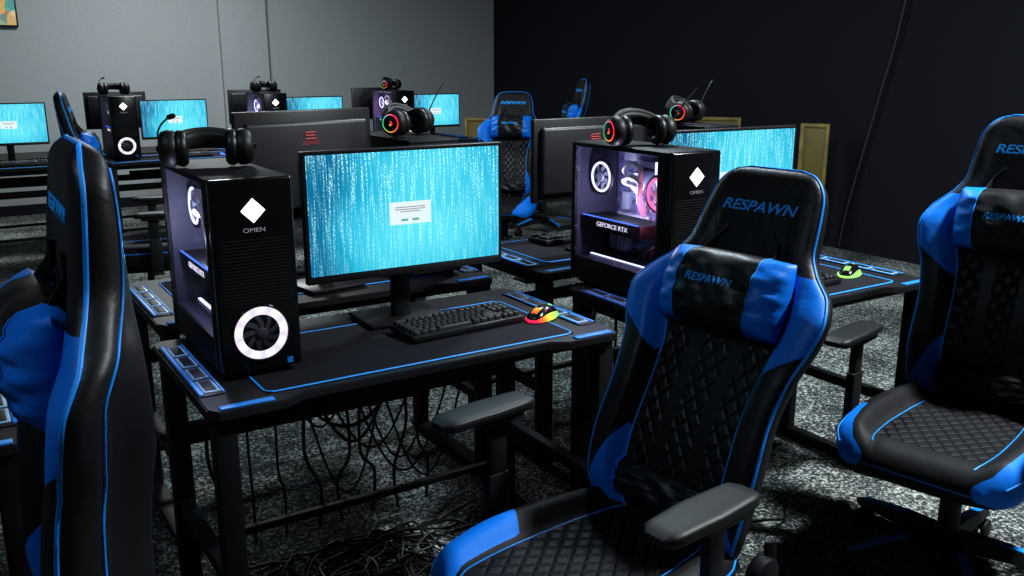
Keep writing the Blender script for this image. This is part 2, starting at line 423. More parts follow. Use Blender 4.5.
def build_chair(sh, recline, ah=.252, ax=.305, sblue=(.82, .28)):
    root = empty('gaming_chair', 'black and blue racing-style gaming chair', 'chair', group='racing-style gaming chairs')
    bm = bmesh.new()
    lathe(bm, (0, 0, .075), (0, 0, 1), [(.035, 0), (.045, .01), (.045, .05), (.03, .075)], 20)
    for i in range(5):
        a = 2*math.pi*i/5 + .3; d = Vector((math.cos(a), math.sin(a), 0)); n = Vector((-d.y, d.x, 0))
        rs = []
        for (r, w, z0, z1) in [(.02, .032, .085, .140), (.12, .030, .085, .132), (.24, .026, .078, .112), (.31, .022, .072, .096), (.33, .012, .074, .090)]:
            c = d*r
            rs.append([c+n*w*.7+Vector((0, 0, z0)), c-n*w*.7+Vector((0, 0, z0)), c-n*w+Vector((0, 0, z0+.008)), c-n*w*.6+Vector((0, 0, z1)), c+n*w*.6+Vector((0, 0, z1)), c+n*w+Vector((0, 0, z0+.008))])
        rings(bm, rs, 0)
        rs = []
        for (r, w, z) in [(.13, .013, .1320), (.24, .012, .1130), (.305, .010, .0990)]:
            c = d*r
            rs.append([c+n*w+Vector((0, 0, z-.003)), c-n*w+Vector((0, 0, z-.003)), c-n*w+Vector((0, 0, z+.002)), c+n*w+Vector((0, 0, z+.002))])
        rings(bm, rs, 1)
    mkobj('wheelbase', bm, ['plastic', 'piping'], root)
    for i in range(5):
        a = 2*math.pi*i/5 + .3; d = Vector((math.cos(a), math.sin(a), 0)); n = Vector((-d.y, d.x, 0))
        bm = bmesh.new()
        for s in (-1, 1):
            lathe(bm, Vector((0, 0, .030))+n*s*.007, n*s, [(.022, 0), (.030, .003), (.030, .015), (.020, .019)], 18)
        cyl(bm, Vector((0, 0, .03))-n*.01, Vector((0, 0, .03))+n*.01, .008)
        cyl(bm, (0, 0, .03), (0, 0, .078), .009)
        mkobj('caster', bm, ['rubber'], root, loc=d*.305)
    bm = bmesh.new()
    cyl(bm, (0, 0, .14), (0, 0, .26), .030); cyl(bm, (0, 0, .25), (0, 0, sh-.07), .018, mi=1)
    mkobj('gas_lift', bm, ['plastic', 'steel'], root)
    bm = bmesh.new()
    box(bm, (0, .02, sh-.083), (.20, .28, .035), bev=.008)
    box(bm, (0, .02, sh-.065), (.36, .36, .012), bev=.003)
    cyl(bm, (.10, .0, sh-.085), (.27, -.02, sh-.10), .006); cyl(bm, (.22, -.015, sh-.096), (.28, -.02, sh-.10), .011)
    for s in (-1, 1):
        tube(bm, catmull([(s*.15, .15, sh-.065), (s*.235, .20, sh-.055), (s*.250, .26, sh-.02), (s*.240, .27, sh+.07)], 5), .016, 8, flat=.5)
        lathe(bm, (s*.238, .245, sh+.0), (s, 0, 0), [(.040, -.012), (.045, 0), (.040, .02), (.03, .026)], 22)
    mkobj('tilt_mechanism', bm, ['steel'], root)
    # seat
    us = [math.sin(math.pi/2*(-1+2*i/40)) for i in range(41)]
    ss = [0, .01, .025, .045, .07, .1] + [.13+i*.8/30 for i in range(31)] + [.95, .975, .99, 1]
    bm = bmesh.new(); rs = []; nU = len(us)
    for s in ss:
        rs.append([seat_pt(u, s, 1) for u in us] + [seat_pt(u, s, -1) for u in reversed(us[1:-1])])
    rings(bm, rs)
    def fn(i, j):
        s = ss[i]; top = j < nU
        u = abs(us[j]) if top else abs(us[2*nU-2-j])
        bl = min(u-sblue[0], sblue[1]+.25*(u-.6)-s)
        if not top: bl = min(u-.88, .40-s)
        q = min(.55-u, s-.14) if top else -1
        return bl, q
    set_attrs(bm, len(rs[0]), fn)
    seat = mkobj('seat', bm, ['up_y'], root, loc=(0, 0, sh-.012), ang=60)
    for sg in (-1, 1):
        bm = bmesh.new(); tube(bm, [seat_pt(sg*.57, s, 1, .0) for s in ss if .05 < s < .95], .0022, 6)
        mkobj('seat_piping', bm, ['piping'], seat, ang=60)
        bm = bmesh.new(); tube(bm, [seat_pt(sg*.985, s, 1, .001) for s in ss if .03 < s < .97], .003, 6)
        mkobj('seat_piping', bm, ['piping'], seat, ang=60)
    # back
    ts = [0, .004, .012, .022, .035] + [.035+i*.92/72 for i in range(1, 73)] + [.965, .975, .984, .991, .996, 1]
    us = [math.sin(math.pi/2*(-1+2*i/64)) for i in range(65)]
    bm = bmesh.new(); rs = []; nU = len(us)
    for t in ts:
        rs.append([back_pt(u, t, -1) for u in us] + [back_pt(u, t, 1) for u in reversed(us[1:-1])])
    rings(bm, rs)
    def fn(i, j):
        t = ts[i]
        if j >= nU: return -1, -1
        a = abs(us[j])
        b1 = min(a-UB, .985-a, .27-.55*(a-UB)-t)
        b2 = min(a-UB, .985-a, t-(.45+.25*(a-UB)), .730-t)
        q = min(UB-.02-a, .66-t, abs(a-.23)-.075)
        return max(b1, b2), q
    set_attrs(bm, len(rs[0]), fn)
    back = mkobj('backrest', bm, ['up_z'], root, loc=(0, .235, sh-.01), rot=(-R(recline), 0, 0), ang=60)
    bm = bmesh.new()
    out = [back_pt(.985, t, -1, .001) for t in ts[3:]] + [back_pt(u, 1, -1, .001) for u in (.6, .2, -.2, -.6)] + [back_pt(-.985, t, -1, .001) for t in reversed(ts[3:])]
    tube(bm, out, .0036, 6)
    mkobj('backrest_piping', bm, ['piping'], back, ang=60)
    for sg in (-1, 1):
        bm = bmesh.new(); tube(bm, [back_pt(sg*UB, t, -1, .001) for t in ts if .03 < t < .72], .0026, 6)
        mkobj('backrest_piping', bm, ['piping'], back, ang=60)
        bm = bmesh.new(); tube(bm, [back_pt(sg*.90, t, 1, .001) for t in ts if .03 < t < .97], .0026, 6)
        mkobj('backrest_piping', bm, ['piping'], back, ang=60)
    # shell lettering
    bm = text_bm('RESPAWN', .036, .0005, .2, 1.22, .0007)
    for v in bm.verts:
        t = .888 + v.co.y/BL; x = v.co.x; ex = v.co.z
        u = max(-.98, min(.98, x/interp(W_, t)))
        v.co = Vector((x, back_pt(u, t, -1).y-.0015-ex, t*BL))
    mkobj('logo_lettering', bm, ['logo_blue'], back, flat=True)
    # pillow
    PA, PB = .170, .094
    bm, pt = pillow_bm(PA, PB, .064, blue=.60)
    pc = back_pt(0, .655, -1)
    pil = mkobj('headrest_pillow', bm, ['leather', 'blue_leather'], back, loc=(0, pc.y-.030, .655*BL), ang=70)
    bm = text_bm('RESPAWN', .025, .0005, .2, 1.12, .0004)
    for v in bm.verts:
        x, z, ex = v.co.x-.010, v.co.y+.012, v.co.z
        v.co = Vector((x, pt(x/PA, z/PB, -1).y-.0025-ex, z))
    mkobj('pillow_lettering', bm, ['logo_blue'], pil, flat=True)
    for sg in (-1, 1):
        bm = bmesh.new()
        tube(bm, [pt(sg*.60, -1+2*j/20, -1)+Vector((0, -.001, 0)) for j in range(21)], .0018, 6)
        mkobj('pillow_piping', bm, ['piping'], pil)
        bm = bmesh.new()
        tube(bm, [Vector((sg*.10, pc.y-.03, .655*BL+.07)), back_pt(sg*.5, .79, -1, .002), back_pt(sg*.35, .825, -1, .002)], .010, 6, flat=.25)
        mkobj('pillow_strap', bm, ['rubber'], back)
    bm, pt = pillow_bm(.170, .045, .024, blue=.84)
    pc = back_pt(0, .115, -1)
    mkobj('lumbar_pad', bm, ['leather', 'blue_leather'], back, loc=(0, pc.y-.012, .115*BL), ang=70)
    # arms
    AY = -.06
    for sg in (-1, 1):
        bm = bmesh.new()
        x = sg*ax
        box(bm, (sg*.24, AY+.02, sh-.062), (.19, .06, .012), bev=.003)
        box(bm, (x, AY+.02, sh+.03), (.028, .062, .19), bev=.006)
        box(bm, (x, AY+.02, sh+ah-.09), (.022, .048, .15), bev=.004)
        box(bm, (x, AY+.02, sh+ah-.020), (.07, .12, .016), bev=.005)
        arm = mkobj('armrest', bm, ['plastic'], root)
        bm = bmesh.new()
        rs = []
        for k in range(15):
            s = k/14; y = -.15+.27*s
            e = math.sqrt(max(.02, 1-((.12-s)/.12)**2)) if s < .12 else (math.sqrt(max(.02, 1-((s-.88)/.12)**2)) if s > .88 else 1)
            w = (.047-.007*abs(s-.5)*2)*(.55+.45*e); zc = .0-.010*max(0, .35-s)
            rs.append([Vector((w*math.copysign(abs(math.cos(a))**.45, math.cos(a)), y, zc+.015*(.4+.6*e)*math.copysign(abs(math.sin(a))**.6, math.sin(a)))) for a in [2*math.pi*q/24 for q in range(24)]])
        rings(bm, rs)
        mkobj('arm_pad', bm, ['armpad'], arm, loc=(x, AY, sh+ah), ang=60)
    return root

# ------------------------------------------------------------------ desk
DW, DD, DH = 1.12, .60, .75
def build_desk():
    root = empty('gaming_desk', 'black gaming desk with blue side trim and steel legs', 'desk', group='gaming desks')
    bm = bmesh.new()
    hw = DW/2; hd = DD/2
    pts = [(-hw, -hd+.03), (-hw+.02, -hd), (-hw+.17, -hd), (-hw+.22, -hd+.03), (hw-.22, -hd+.03), (hw-.17, -hd), (hw-.02, -hd), (hw, -hd+.03), (hw, hd-.02), (hw-.02, hd), (-hw+.02, hd), (-hw, hd-.02)]
    t = bmesh.new()
    f = t.faces.new([t.verts.new((x, y, 0)) for x, y in pts])
    r = bmesh.ops.extrude_face_region(t, geom=[f])
    for v in [g for g in r['geom'] if isinstance(g, bmesh.types.BMVert)]: v.co.z += .022
    bmesh.ops.bevel(t, geom=[e for e in t.edges if abs(e.verts[0].co.z-e.verts[1].co.z) < 1e-6], offset=.003, segments=2, affect='EDGES')
    bmesh.ops.translate(t, vec=(0, 0, DH-.022), verts=t.verts)
    merge(bm, t)
    mkobj('tabletop', bm, ['desk'], root)
    for sg in (-1, 1):
        bm = bmesh.new()
        x = sg*(hw-.034)
        box(bm, (x, .02, DH+.0015), (.060, .42, .003), 0, bev=.001)
        for k in range(4):
            y = -.13+.10*k
            box(bm, (x-sg*.004, y, DH+.004), (.038, .086, .003), 2, bev=.001)
            box(bm, (x-sg*.004, y, DH+.0055), (.024, .070, .003), 0, bev=.001)
        box(bm, (x+sg*.022, .02, DH+.004), (.010, .41, .004), 1, bev=.001)
        box(bm, (x-sg*.027, .02, DH+.004), (.005, .41, .004), 1, bev=.001)
        box(bm, (sg*(hw-.085), -hd+.020, DH+.002), (.12, .022, .004), 1, bev=.001)
        mkobj('side_trim', bm, ['plastic', 'deskblue', 'deskgrey'], root)
    for sg in (-1, 1):
        bm = bmesh.new(); x = sg*(hw-.035)
        box(bm, (x, -hd+.045, .375-.02), (.050, .050, .70), bev=.004)
        box(bm, (x, hd-.05, .375-.02), (.050, .050, .70), bev=.004)
        box(bm, (x, 0, DH-.038), (.045, DD-.04, .030), bev=.004)
        box(bm, (x, 0, .30), (.035, DD-.12, .035), bev=.004)
        box(bm, (x, 0, .022), (.055, DD-.02, .028), bev=.005)
        for yy in (-hd+.03, hd-.03): cyl(bm, (x, yy, 0), (x, yy, .012), .018)
        mkobj('leg_frame', bm, ['steel'], root)
    bm = bmesh.new()
    box(bm, (0, hd-.05, .50), (DW-.10, .022, .05), bev=.003)
    box(bm, (0, hd-.05, .16), (DW-.10, .022, .022), bev=.003)
    box(bm, (0, -hd+.09, DH-.04), (DW-.10, .022, .03), bev=.003)
    box(bm, (0, hd-.12, .60), (.70, .10, .008), bev=.002); box(bm, (0, hd-.17, .62), (.70, .008, .05), bev=.002)
    mkobj('crossbar', bm, ['steel'], root)
    return root

def build_pad():
    bm = bmesh.new()
    box(bm, (0, 0, .0012), (.86, .40, .0024), 0, bev=.0008)
    hw, hd, r = .43, .20, .025
    pts = []
    for cx, cy, a0 in ((hw-r, hd-r, 0), (-hw+r, hd-r, 90), (-hw+r, -hd+r, 180), (hw-r, -hd+r, 270)):
        for k in range(6):
            a = R(a0+k*18); pts.append((cx+r*math.cos(a), cy+r*math.sin(a), .0016))
    tube(bm, pts, .0030, 6, 1, closed=True)
    for v in bm.verts: v.co.z = max(0.0, min(.0034, v.co.z))
    o = mkobj('mousepad', bm, ['pad', 'padblue'])
    o['label'] = 'large black cloth desk mat with blue stitched edge'; o['category'] = 'mousepad'; o['group'] = 'desk mats'
    return o

# ------------------------------------------------------------------ tower
TW, TD, TH = .190, .46, .468
def build_tower():
    root = empty('computer_tower', 'black desktop computer tower with glass side and white ring light', 'computer', group='gaming computer towers')
    hw, hd = TW/2, TD/2
    bm = bmesh.new()
    z0 = .014
    box(bm, (0, 0, z0+.006), (TW, TD, .012), bev=.002)
    box(bm, (0, 0, TH-.007), (TW, TD, .014), bev=.003)
    box(bm, (hw-.003, 0, TH/2+.007), (.006, TD-.002, TH-.03), bev=.001)
    box(bm, (hw-.008, 0, TH/2+.007), (.003, TD-.03, TH-.04), 1)
    box(bm, (0, hd-.005, TH/2+.007), (TW-.004, .010, TH-.03), bev=.001)
    box(bm, (0, hd-.012, TH/2+.007), (TW-.02, .003, TH-.04), 1)
    box(bm, (-hw+.005, -hd+.022, TH/2+.007), (.010, .036, TH-.03), bev=.001)
    box(bm, (-hw+.005, hd-.010, TH/2+.007), (.010, .018, TH-.03), bev=.001)
    box(bm, (0, 0, .085), (TW-.01, TD-.04, .006), 1)
    box(bm, (-hw+.005, 0, .055), (.008, TD-.06, .070), bev=.001)
    for sx in (-1, 1):
        for sy in (-1, 1): box(bm, (sx*(hw-.03), sy*(hd-.05), .007), (.03, .05, .014), bev=.003)
    torus(bm, (0, hd+.001, .36), (0, 1, 0), .045, .004, 24, 6)
    torus(bm, (0, hd+.001, .36), (0, 1, 0), .025, .003, 24, 6)
    for k in range(5): box(bm, (.0, hd+.001, .15+.018*k), (.10, .004, .008))
    mkobj('case_body', bm, ['steel', 'inner'], root)
    bm = bmesh.new()
    box(bm, (0, -hd-.012, TH/2+.007), (TW, .028, TH-.014), bev=.006, seg=3)
    for k in range(20):
        box(bm, (0, -hd-.0265, .180+.0078*k), (TW-.03, .0008, .003), 1)
    front = mkobj('front_panel', bm, ['gloss', 'plastic'], root)
    yf = -hd-.0265
    bm = bmesh.new()
    box(bm, (0, yf-.0007, .395), (.040, .003, .040), 0, bev=.0012, rot=(0, R(45), 0))
    mkobj('diamond_emblem', bm, ['white_led'], front)
    bm = text_bm('OMEN', .0145, .0004, 0, 1.25)
    for v in bm.verts: v.co = Vector((v.co.x, yf-.0015-v.co.z, v.co.y+.350))
    mkobj('emblem_lettering', bm, ['label_glow'], front, flat=True)
    bm = bmesh.new()
    zc = .105
    lathe(bm, (0, yf+.0, zc), (0, -1, 0), [(.044, .0), (.046, .003), (.0625, .003), (.0635, 0)], 48, cap=False)
    mkobj('ring_light', bm, ['ring_white'], front)
    bm = bmesh.new()
    lathe(bm, (0, yf+.002, zc), (0, -1, 0), [(.044, 0), (.044, .0012)], 32, mi=0)
    lathe(bm, (0, yf+.0, zc), (0, -1, 0), [(.014, .0), (.014, .005), (.010, .007)], 24, mi=1)
    for k in range(9):
        a = 2*math.pi*k/9; rs = []
        for q in range(5):
            r = .014+.028*q/4; aa = a+q*.10
            c = Vector((math.cos(aa)*r, 0, math.sin(aa)*r)); n = Vector((-math.sin(aa), 0, math.cos(aa)))*.006
            rs.append([c-n+Vector((0, yf-.001, zc)), c+n+Vector((0, yf-.003, zc)), c+n+Vector((0, yf-.004, zc)), c-n+Vector((0, yf-.002, zc))])
        rings(bm, rs, 1)
    torus(bm, (0, yf-.001, zc), (0, 1, 0), .0665, .003, 40, 6, mi=0)
    mkobj('front_fan', bm, ['gloss', 'blade'], front)
    bm = bmesh.new()
    box(bm, (hw-.03, yf-.0005, .028), (.014, .002, .014), 0)
    mkobj('sticker', bm, ['deskblue'], front)
    # glass
    bm = bmesh.new()
    box(bm, (-hw-.001, .010, TH/2+.040), (.003, TD-.070, TH-.10))
    mkobj('side_glass', bm, ['glass'], root)
    bm = bmesh.new()
    xb = hw-.012
    box(bm, (xb, .03, .28), (.006, .34, .34), 0)
    for (y, z, a, b, c_) in [(.08, .36, .03, .02, .08), (.02, .40, .02, .12, .02), (.10, .22, .015, .16, .02), (-.06, .36, .02, .02, .10), (.12, .42, .03, .06, .03), (.14, .27, .02, .03, .06), (-.11, .26, .02, .05, .03), (.06, .27, .02, .05, .012), (.0, .26, .02, .03, .02)]:
        box(bm, (xb-.012, y, z), (.02, b, c_), 1, bev=.002)
    for k in range(4): box(bm, (xb-.025, -.035-.012*k, .355), (.045, .005, .12), 2, bev=.001)
    for q in range(5): box(bm, (xb-.020, .195-.02*q, .125), (.03, .008, .05), 1, bev=.001)
    for q in range(3): tube(bm, catmull([(xb-.02, -.12+.03*q, .10), (-.03, -.13+.03*q, .13), (xb-.03, -.14+.02*q, .18)], 5), .004, 6, 3)
    mkobj('motherboard', bm, ['pcb', 'metal_grey', 'purple_led', 'plastic'], root)
    bm = bmesh.new()
    box(bm, (-.010, .06, .205), (.11, .30, .045), 0, bev=.006)
    box(bm, (-.067, .06, .229), (.004, .28, .003), 1)
    for yy in (-.03, .06, .15):
        torus(bm, (-.010, yy, .1825), (0, 0, 1), .036, .003, 24, 6, mi=0)
    gpu = mkobj('graphics_card', bm, ['plastic', 'blue_led'], root)
    bm = text_bm('GEFORCE RTX', .021, .0004, 0, 1.15)
    for v in bm.verts: v.co = Vector((-.0662-v.co.z, .05-v.co.x, v.co.y+.206))
    mkobj('card_lettering', bm, ['card_text'], gpu, flat=True)
    bm = bmesh.new()
    lathe(bm, (xb-.01, .035, .345), (-1, 0, 0), [(.036, 0), (.036, .05), (.030, .055)], 28, mi=0)
    torus(bm, (xb-.066, .035, .345), (1, 0, 0), .026, .0045, 28, 6, mi=1)
    mkobj('processor_cooler', bm, ['metal_grey', 'purple_led'], root)
    for (yy, zz, mm) in ((.150, .355, 'purple_led'), (-.13, .33, 'pink_led')):
        bm = bmesh.new()
        torus(bm, (0, 0, 0), (1, 0, 0), .046, .004, 36, 8, mi=1)
        torus(bm, (.004, 0, 0), (1, 0, 0), .055, .006, 36, 8, mi=2)
        lathe(bm, (0, 0, 0), (-1, 0, 0), [(.016, 0), (.016, .006)], 20, mi=0)
        for k in range(7):
            a = 2*math.pi*k/7
            box(bm, (.002, .031*math.cos(a), .031*math.sin(a)), (.003, .024, .012), 0, rot=(a+.3, 0, 0))
        mkobj('cooling_fan', bm, ['metal_grey', mm, 'plastic'], root, loc=(-.035, yy, zz))
    for dz in (0, .025):
        bm = bmesh.new()
        tube(bm, catmull([(xb-.05, .02, .35-dz*.8), (-.060, .0, .390-dz*1.3), (-.070, -.04, .418-dz*1.6), (-.066, -.08, .40-dz*1.6), (-.058, -.07, .33-dz), (-.02, -.05, .27-dz*.6)], 8), .0085, 8)
        mkobj('coolant_hose', bm, ['tubing'], root)
    for (x, z, L) in ((-.03, TH-.018, .36), (-.03, .092, .34)):
        bm = bmesh.new(); box(bm, (x, .03, z), (.008, L, .003), 0)
        mkobj('light_strip', bm, ['purple_led'], root)
    return root

# ------------------------------------------------------------------ monitor
MW, MH = .590, .350
def build_monitor(lift):
    root = empty('monitor', 'widescreen monitor showing a blue digital rain login screen', 'monitor', group='gaming monitors')
    bm = bmesh.new(); zc = lift+MH/2
    box(bm, (0, .006, zc), (MW, .022, MH), 0, bev=.004)
    box(bm, (0, .026, zc), (MW-.06, .030, MH-.07), 1, bev=.012, seg=3)
    box(bm, (0, -.0052, lift+.0105), (MW-.01, .003, .017), 0, bev=.001)
    box(bm, (0, -.0052, lift+MH-.0045), (MW-.008, .003, .005), 0)
    for s in (-1, 1): box(bm, (s*(MW/2-.005), -.0052, zc), (.005, .003, MH-.012), 0)
    box(bm, (0, .048, zc-.02), (.10, .02, .10), 1, bev=.006)
    body = mkobj('monitor_housing', bm, ['bezel', 'mback'], root)
    bm = bmesh.new()
    sw, shh = MW-.022, MH-.032
    box(bm, (0, 0, 0), (sw, .002, shh))
    scr = mkobj('screen', bm, ['screen'], root, loc=(0, -.0062, zc+.006), flat=True)
    bm = bmesh.new()
    box(bm, (.004, -.0016, -.010), (.124, .001, .062), 0)
    for k, (w, z, mi) in enumerate([(.090, .009, 1), (.090, .003, 1), (.060, -.003, 1)]):
        box(bm, (.004, -.0024, z-.003), (w, .0008, .0022), mi)
    box(bm, (-.014, -.0024, -.029), (.020, .0008, .006), 2); box(bm, (.019, -.0024, -.029), (.020, .0008, .006), 2)
    mkobj('dialog_window', bm, ['dlg', 'dlgline', 'dlgbtn'], scr, flat=True)
    bm = bmesh.new()
    box(bm, (0, .070, (lift+.20)/2), (.055, .030, lift+.20), 0, bev=.008)
    box(bm, (0, .088, .006), (.24, .18, .012), 0, bev=.004)
    lathe(bm, (0, .070, lift+.20), (0, 0, 1), [(.02, 0), (.022, .008), (.012, .014)], 16)
    mkobj('monitor_stand', bm, ['bezel'], root)
    bm = bmesh.new()
    pts = [(-.028, .012), (.02, .012), (.028, .004), (.028, 0), (-.02, 0), (-.028, -.006), (-.028, -.012), (.028, -.012)]
    tube(bm, [(x*.85, .0415, zc+.095+z*.85) for x, z in pts], .0026, 6)
    t = text_bm('ZOWIE', .016, .0005, 0, 1.4)
    for v in t.verts: v.co = Vector((-v.co.x, .0415+v.co.z, v.co.y+zc+.071))
    merge(bm, t)
    mkobj('rear_emblem', bm, ['red'], body, flat=True)
    return root

# ------------------------------------------------------------------ keyboard, mouse, headset
def build_keyboard(individual):
    root = empty('keyboard', 'black compact mechanical keyboard', 'keyboard', group='keyboards')
    bm = bmesh.new()
    box(bm, (0, 0, .012), (.362, .136, .018), bev=.004, rot=(R(2.5), 0, 0))
    mkobj('keyboard_case', bm, ['plastic'], root)
    rows = [
        [1, -1, 1, 1, 1, 1, -.5, 1, 1, 1, 1, -.5, 1, 1, 1, 1, -.25, 1, 1, 1],
        [1]*13+[2]+[-.25, 1, 1, 1],
        [1.5]+[1]*12+[1.5]+[-.25, 1, 1, 1],
        [1.75]+[1]*11+[2.25],
        [2.25]+[1]*10+[2.75]+[-1.25, 1],
        [1.25, 1.25, 1.25, 6.25, 1.25, 1.25, 1.25, 1.25]+[-.25, 1, 1, 1]]
    U = .0191; y = .052
    cache = {}; joined = bmesh.new()
    for ri, row in enumerate(rows):
        x = -.1745
        for w in row:
            if w < 0: x += -w*U; continue
            z = .0215 + y*math.tan(R(2.5)); cx = x+w*U/2
            if individual:
                if w not in cache:
                    bm = bmesh.new(); box(bm, (0, 0, .004), (w*U-.002, .0168, .012), bev=.0018, taper=.86)
                    o = mkobj('key', bm, ['key'], root, loc=(cx, y, z)); cache[w] = o
                else:
                    o = cache[w].copy(); COL.objects.link(o); o.location = (cx, y, z)
            else:
                box(joined, (cx, y, z+.004), (w*U-.002, .0168, .012), bev=.0015, seg=1, taper=.86)
            x += w*U
        y -= .0191 if ri > 0 else .024
    if not individual:
        mkobj('keycaps', joined, ['key'], root)
    else: joined.free()
    return root

def build_mouse(glow, label):
    root = empty('computer_mouse', label, 'mouse', group='gaming mice')
    bm = bmesh.new(); rs = []
    for k in range(25):
        s = k/24
        e = math.sqrt(max(.01, 1-(2*s-1)**4)); w = (.031-.004*math.sin(math.pi*s))*e+.001
        h = (.010+.024*math.sin(math.pi*min(1, (1-s)*.75+.12)))*e*.95+.002
        y = -.062+.124*s
        rs.append([Vector((w*math.cos(a), -y, .004+h*max(0, math.sin(a))**.8 if math.sin(a) > 0 else .002)) for a in [2*math.pi*q/32 for q in range(32)]])
    def mf(i, j):
        if j in (0, 1, 14, 15): return 1 if 1 < i < 23 else 0
        if 15 < i < 21 and 6 <= j <= 9: return 1
        return 0
    rings(bm, rs, mf=mf)
    mkobj('mouse_body', bm, ['gloss', glow], root, ang=70)
    bm = bmesh.new()
    pts = [(math.cos(a)*.034, math.sin(a)*.063, .005) for a in [2*math.pi*q/32 for q in range(32)]]
    tube(bm, pts, .0045, 6, 0, closed=True)
    mkobj('mouse_light', bm, [glow], root)
    bm = bmesh.new(); lathe(bm, (-.004, .038, .024), (1, 0, 0), [(.010, 0), (.011, .002), (.011, .006), (.010, .008)], 16)
    mkobj('scroll_wheel', bm, [glow], root)
    return root

def build_headset(rgb):
    root = empty('headset', 'black over-ear gaming headset with boom microphone', 'headset', group='gaming headsets')
    tl = 60 if rgb else 76
    tilt = Matrix.Translation((0, -.02, .052)) @ Euler((-R(tl), 0, 0)).to_matrix().to_4x4()
    bm = bmesh.new()
    for (rr, wz, hw_) in ((.086, .080, 1), (.078, .070, 0)):
        rs = []
        n = 28
        for i in range(n+1):
            a = R(-96+192*i/n); wd = .022+.009*math.cos(a) if hw_ else .018+.006*math.cos(a)
            th = .011 if hw_ else .014
            c = Vector((rr*math.sin(a), 0, .010+wz*math.cos(a))); nrm = Vector((math.sin(a), 0, math.cos(a)))
            rs.append([c + nrm*th*math.copysign(abs(math.sin(q))**.7, math.sin(q)) + Vector((0, 1, 0))*wd*math.copysign(abs(math.cos(q))**.7, math.cos(q)) for q in [2*math.pi*j/14 for j in range(14)]])
        rings(bm, rs, 0)
    for s in (-1, 1):
        tube(bm, catmull([(s*.087, 0, .025), (s*.110, 0, .015), (s*.114, 0, .0)], 4), .011, 8)
    bmesh.ops.transform(bm, matrix=tilt, verts=bm.verts)
    mkobj('headband', bm, ['rubber'], root, ang=60)
    for s in (-1, 1):
        bm = bmesh.new()
        lathe(bm, (0, 0, 0), (s, 0, 0), [(.040, -.006), (.049, .004), (.051, .018), (.045, .034), (.032, .041), (.001, .042)], 28, mi=0)
        torus(bm, (-s*.014, 0, 0), (1, 0, 0), .034, .017, 28, 10, mi=1)
        if rgb:
            torus(bm, (s*.038, 0, 0), (1, 0, 0), .032, .0038, 32, 8, mi=2)
            lathe(bm, (s*.040, 0, 0), (s, 0, 0), [(.010, 0), (.010, .003)], 12, mi=2)
        mkobj('ear_cup', bm, ['plastic', 'leather', 'rainbow'], root, loc=(s*.076, -.02, .0535), ang=60)
    bm = bmesh.new()
    tube(bm, catmull([(-.10, -.03, .05), (-.115, -.05, .09), (-.105, -.06, .12), (-.085, -.07, .140)] if not rgb else [(.10, -.03, .05), (.12, -.04, .10), (.15, -.05, .15), (.185, -.06, .195)], 6), .0026, 6)
    if not rgb: lathe(bm, (-.085, -.07, .140), (.5, -.4, .2), [(.004, -.004), (.007, 0), (.007, .016), (.003, .022)], 12)
    mkobj('microphone', bm, ['rubber'], root)
    root.scale = (.95, .95, .90)
    return root

# ------------------------------------------------------------------ layout
A = R(32.55)
UX = Vector((math.cos(A), math.sin(A), 0)); VY = Vector((-math.sin(A), math.cos(A), 0))
F0 = Vector((-.640, 1.785, 0))
def at(F, lu, lv, z=0.0, ux=UX, vy=VY):
    return F + ux*lu + vy*lv + Vector((0, 0, z))

# room
C = Vector((-.23, 11.7, 0))
RU, RV, RH = 10.0, 13.5, 3.3
def wallbox(name, c, size, mat, rz=A):
    bm = bmesh.new(); box(bm, (0, 0, 0), size)
    o = mkobj(name, bm, [mat], loc=c, rot=(0, 0, rz), flat=True); o['kind'] = 'structure'; return o
mid = C - UX*RU/2 - VY*RV/2
wallbox('floor', mid+Vector((0, 0, -.05)), (RU+.4, RV+.4, .10), 'carpet')
wallbox('ceiling', mid+Vector((0, 0, RH+.05)), (RU+.4, RV+.4, .10), 'ceil')
wallbox('wall_back', C-UX*RU/2+VY*.1+Vector((0, 0, RH/2)), (RU+.4, .2, RH), 'wall_grey')
wallbox('wall_right', C-VY*RV/2+UX*.1+Vector((0, 0, RH/2)), (.2, RV+.0, RH), 'wall_dark')
wallbox('wall_left', C-VY*RV/2-UX*(RU+.1)+Vector((0, 0, RH/2)), (.2, RV, RH), 'wall_grey')
wallbox('wall_front', C-UX*RU/2-VY*(RV+.1)+Vector((0, 0, RH/2)), (RU+.4, .2, RH), 'wall_dark')
wallbox('baseboard_back', C-UX*RU/2-VY*.008+Vector((0, 0, .05)), (RU, .016, .10), 'wall_dark')
wallbox('baseboard_right', C-VY*RV/2-UX*.008+Vector((0, 0, .05)), (.016, RV-.04, .10), 'wall_dark')
wallbox('trim_1', C-UX*3.15-VY*.03+Vector((0, 0, RH/2)), (.50, .06, RH), 'wall_grey')

# chairs
ch = build_chair(.400, 21, .288, .318, (.62, .40))
ch.location = (.198, 1.765, 0); ch.rotation_euler = (0, 0, R(-50))
ch['label'] = 'reclined black and blue racing gaming chair in front of the desk'
ch2 = build_chair(.440, 8)
G = dict(label='black and blue racing gaming chair with headrest pillow')
copy_thing(ch2, (1.285, 2.40, 0), R(-45), label='black and blue racing gaming chair beside the dark wall')
copy_thing(ch2, (-2.04, 4.95, 0), R(112), **G)
copy_thing(ch, (-.06, 6.9, 0), R(-8), **G)
copy_thing(ch2, (.27, 7.9, 0), R(-80), **G)
ch2.location = (-.885, 1.235, 0); ch2.rotation_euler = (0, 0, R(-58)); ch2.scale = (1.12, 1.12, 1.01)
ch2['label'] = 'upright black and blue racing gaming chair turned side-on'
for c_ in ch2.children:
    if c_.name.startswith('backrest'):
        c_.rotation_euler = (-R(0.0), 0, 0); c_.location.z += .02

